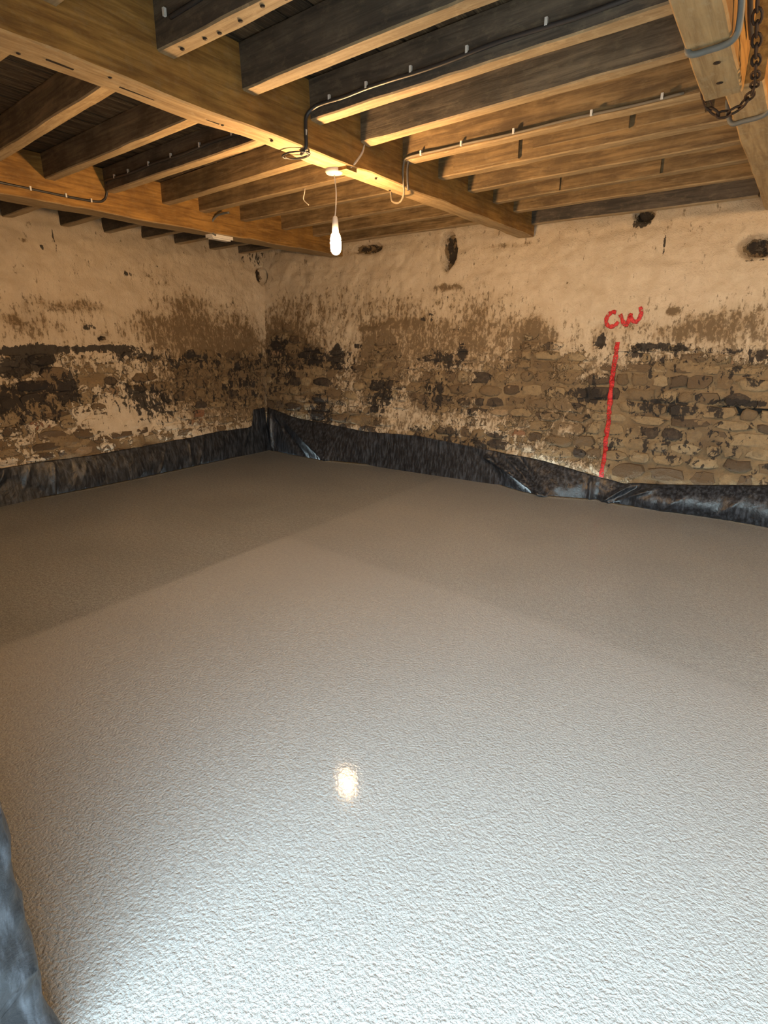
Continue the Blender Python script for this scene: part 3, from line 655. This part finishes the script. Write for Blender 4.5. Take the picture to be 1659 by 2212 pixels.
# ---------------------------------------------------------------- black polythene upstands
def ridge(s, t, s0, t0, s1, t1, hgt, wdt):
    dx, dy = s1 - s0, t1 - t0; L2 = dx * dx + dy * dy
    k = np.clip(((s - s0) * dx + (t - t0) * dy) / L2, 0, 1)
    d = np.hypot(s - s0 - k * dx, t - t0 - k * dy)
    return hgt * np.exp(-d / wdt)
def sheet(name, pfun, s0, s1, step, label, nt=26, fold=None, seed=0):
    ns = int((s1 - s0) / step) + 1
    ss, tt = np.meshgrid(np.linspace(s0, s1, ns), np.linspace(0, 1, nt)); s = ss.ravel(); t = tt.ravel()
    V = pfun(s, t); idx = np.arange(ns * nt).reshape(nt, ns)
    q = np.stack([idx[:-1, :-1], idx[:-1, 1:], idx[1:, 1:], idx[1:, :-1]], -1).reshape(-1, 4)
    o = link(name, V, q.tolist(), M['poly'], smooth=True)
    sm_ = o.modifiers.new('thickness', 'SOLIDIFY'); sm_.thickness = .003; sm_.offset = 0
    return tag(o, label, 'membrane')
def top_b(x): return np.interp(x, [-6.05, -5.97, -5.78, -5.55, -5.35, -4.86, -4.18, -3.44, -2.5, -2.29, -1.94, -1.37, -1.15, -.76, -.32, .01, .8, 4.2], [.57, .60, .57, .52, .49, .455, .41, .43, .36, .34, .32, .225, .195, .235, .29, .335, .34, .33])
def mem_b(x, t):
    zt = top_b(x) + .012 * fbm(x * 9, x * 0, 101); yb0 = fl_edge_b(x) + .012; yt = yback(zt) - .045
    z = -.02 + t * (zt + .02)
    bul = .03 * np.sin(np.pi * t) * (.6 + fbm(x * 2.5, t * 1.5, 103))
    pf = smoothclip((x + 1.15) / .35) * .07 * np.sin(np.pi * np.clip(t * 1.02, 0, 1)) ** .8     # slack, puffed out to the right
    f = .022 * fbm(x * 7, t * 2.2, 105) + .012 * fbm(x * 20, t * 4, 107)
    zz = z
    f = f + ridge(x, zz, -5.72, .52, -4.75, .02, .05, .05) - ridge(x, zz, -5.72, .42, -5.15, .0, .05, .04) + ridge(x, zz, -5.86, .58, -5.80, .0, .07, .035) + ridge(x, zz, -5.75, .5, -5.62, .33, .06, .03)
    f = f + ridge(x, zz, -2.55, .28, -1.86, .02, .075, .03) + ridge(x, zz, -2.35, .33, -1.80, .0, .055, .025) - ridge(x, zz, -2.2, .33, -1.95, .1, .05, .035) + ridge(x, zz, -1.42, .22, -1.40, .0, .035, .02)
    f = f + ridge(x, zz, -1.05, .2, -1.28, .01, .06, .025) + ridge(x, zz, -.80, .22, -1.22, .01, .06, .02) - ridge(x, zz, -1.0, .17, -1.18, .03, .05, .03) + ridge(x, zz, -3.15, .40, -3.15, .0, .03, .015)
    f = f + ridge(x, zz, -.55, .2, -.75, .03, .03, .05) + ridge(x, zz, -.1, .28, -.3, .05, .03, .05)
    f = f * np.clip(1.1 - (t - .75) * 3, .15, 1.) * np.clip(t * 7 + .35, 0, 1)
    y = yb0 + (yt - yb0) * t ** 1.3 - bul - pf - f
    y = np.minimum(y, yback(z) - .035)
    return np.stack([x, y, z], 1)
sheet('membrane_upstand', mem_b, -5.955, XR - .02, .012, 'black polythene sheet turned up along the foot of the back wall', seed=1)
def mem_l(y, t):
    zt = np.interp(y, [.3, 2.1, 2.6, 3.06, 3.6, 4.35, 4.78, 5.25, 5.33, 5.40, 5.62], [.36, .355, .35, .335, .34, .355, .375, .36, .38, .59, .60]) + .012 * fbm(y * 9, y * 0, 111)
    xb0 = fl_edge_l(y) - .012; xt = xleft(zt) + .045; z = -.02 + t * (zt + .02)
    f = .016 * fbm(y * 6, t * 2.2, 115) + .010 * fbm(y * 19, t * 4, 117) + .03 * np.sin(np.pi * t) * (.5 + fbm(y * 2.5, t, 113))
    for k in range(14):
        yc = .6 + k * .36 + .12 * math.sin(k * 5.1); f = f + ridge(y, z, yc, .30, yc - .10 + .06 * math.sin(k * 3.3), .0, .012 + .008 * math.sin(k * 7.7), .03)
    f = f + ridge(y, z, 2.22, .33, 2.02, 0, .06, .03) + ridge(y, z, 5.45, .6, 5.40, .0, .07, .06)
    f = f * np.clip(1.1 - (t - .75) * 3, .15, 1.) * np.clip(t * 7 + .35, 0, 1) * np.clip((5.38 - y) / .06, .25, 1)
    x = xb0 + (xt - xb0) * t ** 1.3 + f
    x = np.maximum(x, xleft(z) + .035)
    return np.stack([x, y, z], 1)
sheet('membrane_upstand', mem_l, .32, 5.61, .012, 'black polythene sheet turned up along the foot of the left wall', seed=2)
# sheet wrapped round the doorway jamb beside the camera
def mem_j(s, t):
    # s runs: reveal from the yard (0) to the corner (.62), then along the inside face
    x = np.where(s < .60, DOOR_X0 + .022, np.where(s < .66, DOOR_X0 + .022 - (1 - np.cos((s - .60) / .06 * math.pi / 2)) * .04, DOOR_X0 - .018 - (s - .66)))
    y = np.where(s < .60, -.36 + s, np.where(s < .66, .24 + np.sin((s - .60) / .06 * math.pi / 2) * .04, .28))
    zt = .68 + .03 * fbm(s * 5, s * 0, 131)
    z = -.01 + t * zt
    f = .020 * fbm(s * 6, t * 4, 133) + .014 * fbm(s * 14, t * 9, 135) + ridge(s, z, .35, .35, .62, .10, .030, .03) - ridge(s, z, .30, .22, .6, .02, .02, .03) + ridge(s, z, .5, .6, .6, .3, .02, .02)
    f = np.maximum(f + .008, .0)
    x = x + np.where(s < .63, f, 0); y = y + np.where(s >= .60, f, 0)
    return np.stack([x, y, z], 1)
sheet('membrane_upstand', mem_j, 0, 1.7, .012, 'blue-grey polythene sheet wrapped round the door jamb at bottom left', nt=60, seed=3)

# ---------------------------------------------------------------- red spray paint on the back wall
allv = []; allf = []; off = 0
for P, q in GEO['wall_back']:
    allv += [tuple(v) for v in P]; allf += [tuple(int(i) + off for i in (f[:3] if f[2] == f[3] else f)) for f in q]; off += len(P)
bvh = BVHTree.FromPolygons(allv, allf)
def surf(u, z):
    h, n, i, d = bvh.ray_cast(Vector((u, 4.6, z)), Vector((0, 1, 0)))
    return h.y if h else yback(z)
def stroke(name, pts, hw, label):
    P = smooth_path([(p[0], 0, p[1]) for p in pts], 8); V = []; F = []; m = 5
    for i, p in enumerate(P):
        a = P[max(i - 1, 0)]; b = P[min(i + 1, len(P) - 1)]; d = (b - a).normalized(); nrm = Vector((-d.z, 0, d.x))
        w_ = hw * (.8 + .5 * float(vnoise(np.array([i * .35]), np.array([3.]), 7)[0]))
        row = []
        for k in range(m):
            c = p + nrm * w_ * (k / (m - 1) * 2 - 1); row.append((c.x, c.z))
        ys = [surf(*c) for c in row]
        for k in range(m): V.append((row[k][0], min(ys[max(0, k - 1):k + 2]) - .006, row[k][1]))
    for i in range(len(P) - 1):
        for k in range(m - 1): F.append((i * m + k, i * m + k + 1, (i + 1) * m + k + 1, (i + 1) * m + k))
    o = link(name, V, F, M['red'], wall_back, True)
    so = o.modifiers.new('thickness', 'SOLIDIFY'); so.thickness = .003; so.offset = 0
    tag(o, label)
stroke('painted_letter', LETTER_C, .017, 'red spray-painted letter c')
stroke('painted_letter', LETTER_W, .017, 'red spray-painted letter w')
stroke('painted_line', LINE, .020, 'red spray-painted upright line')
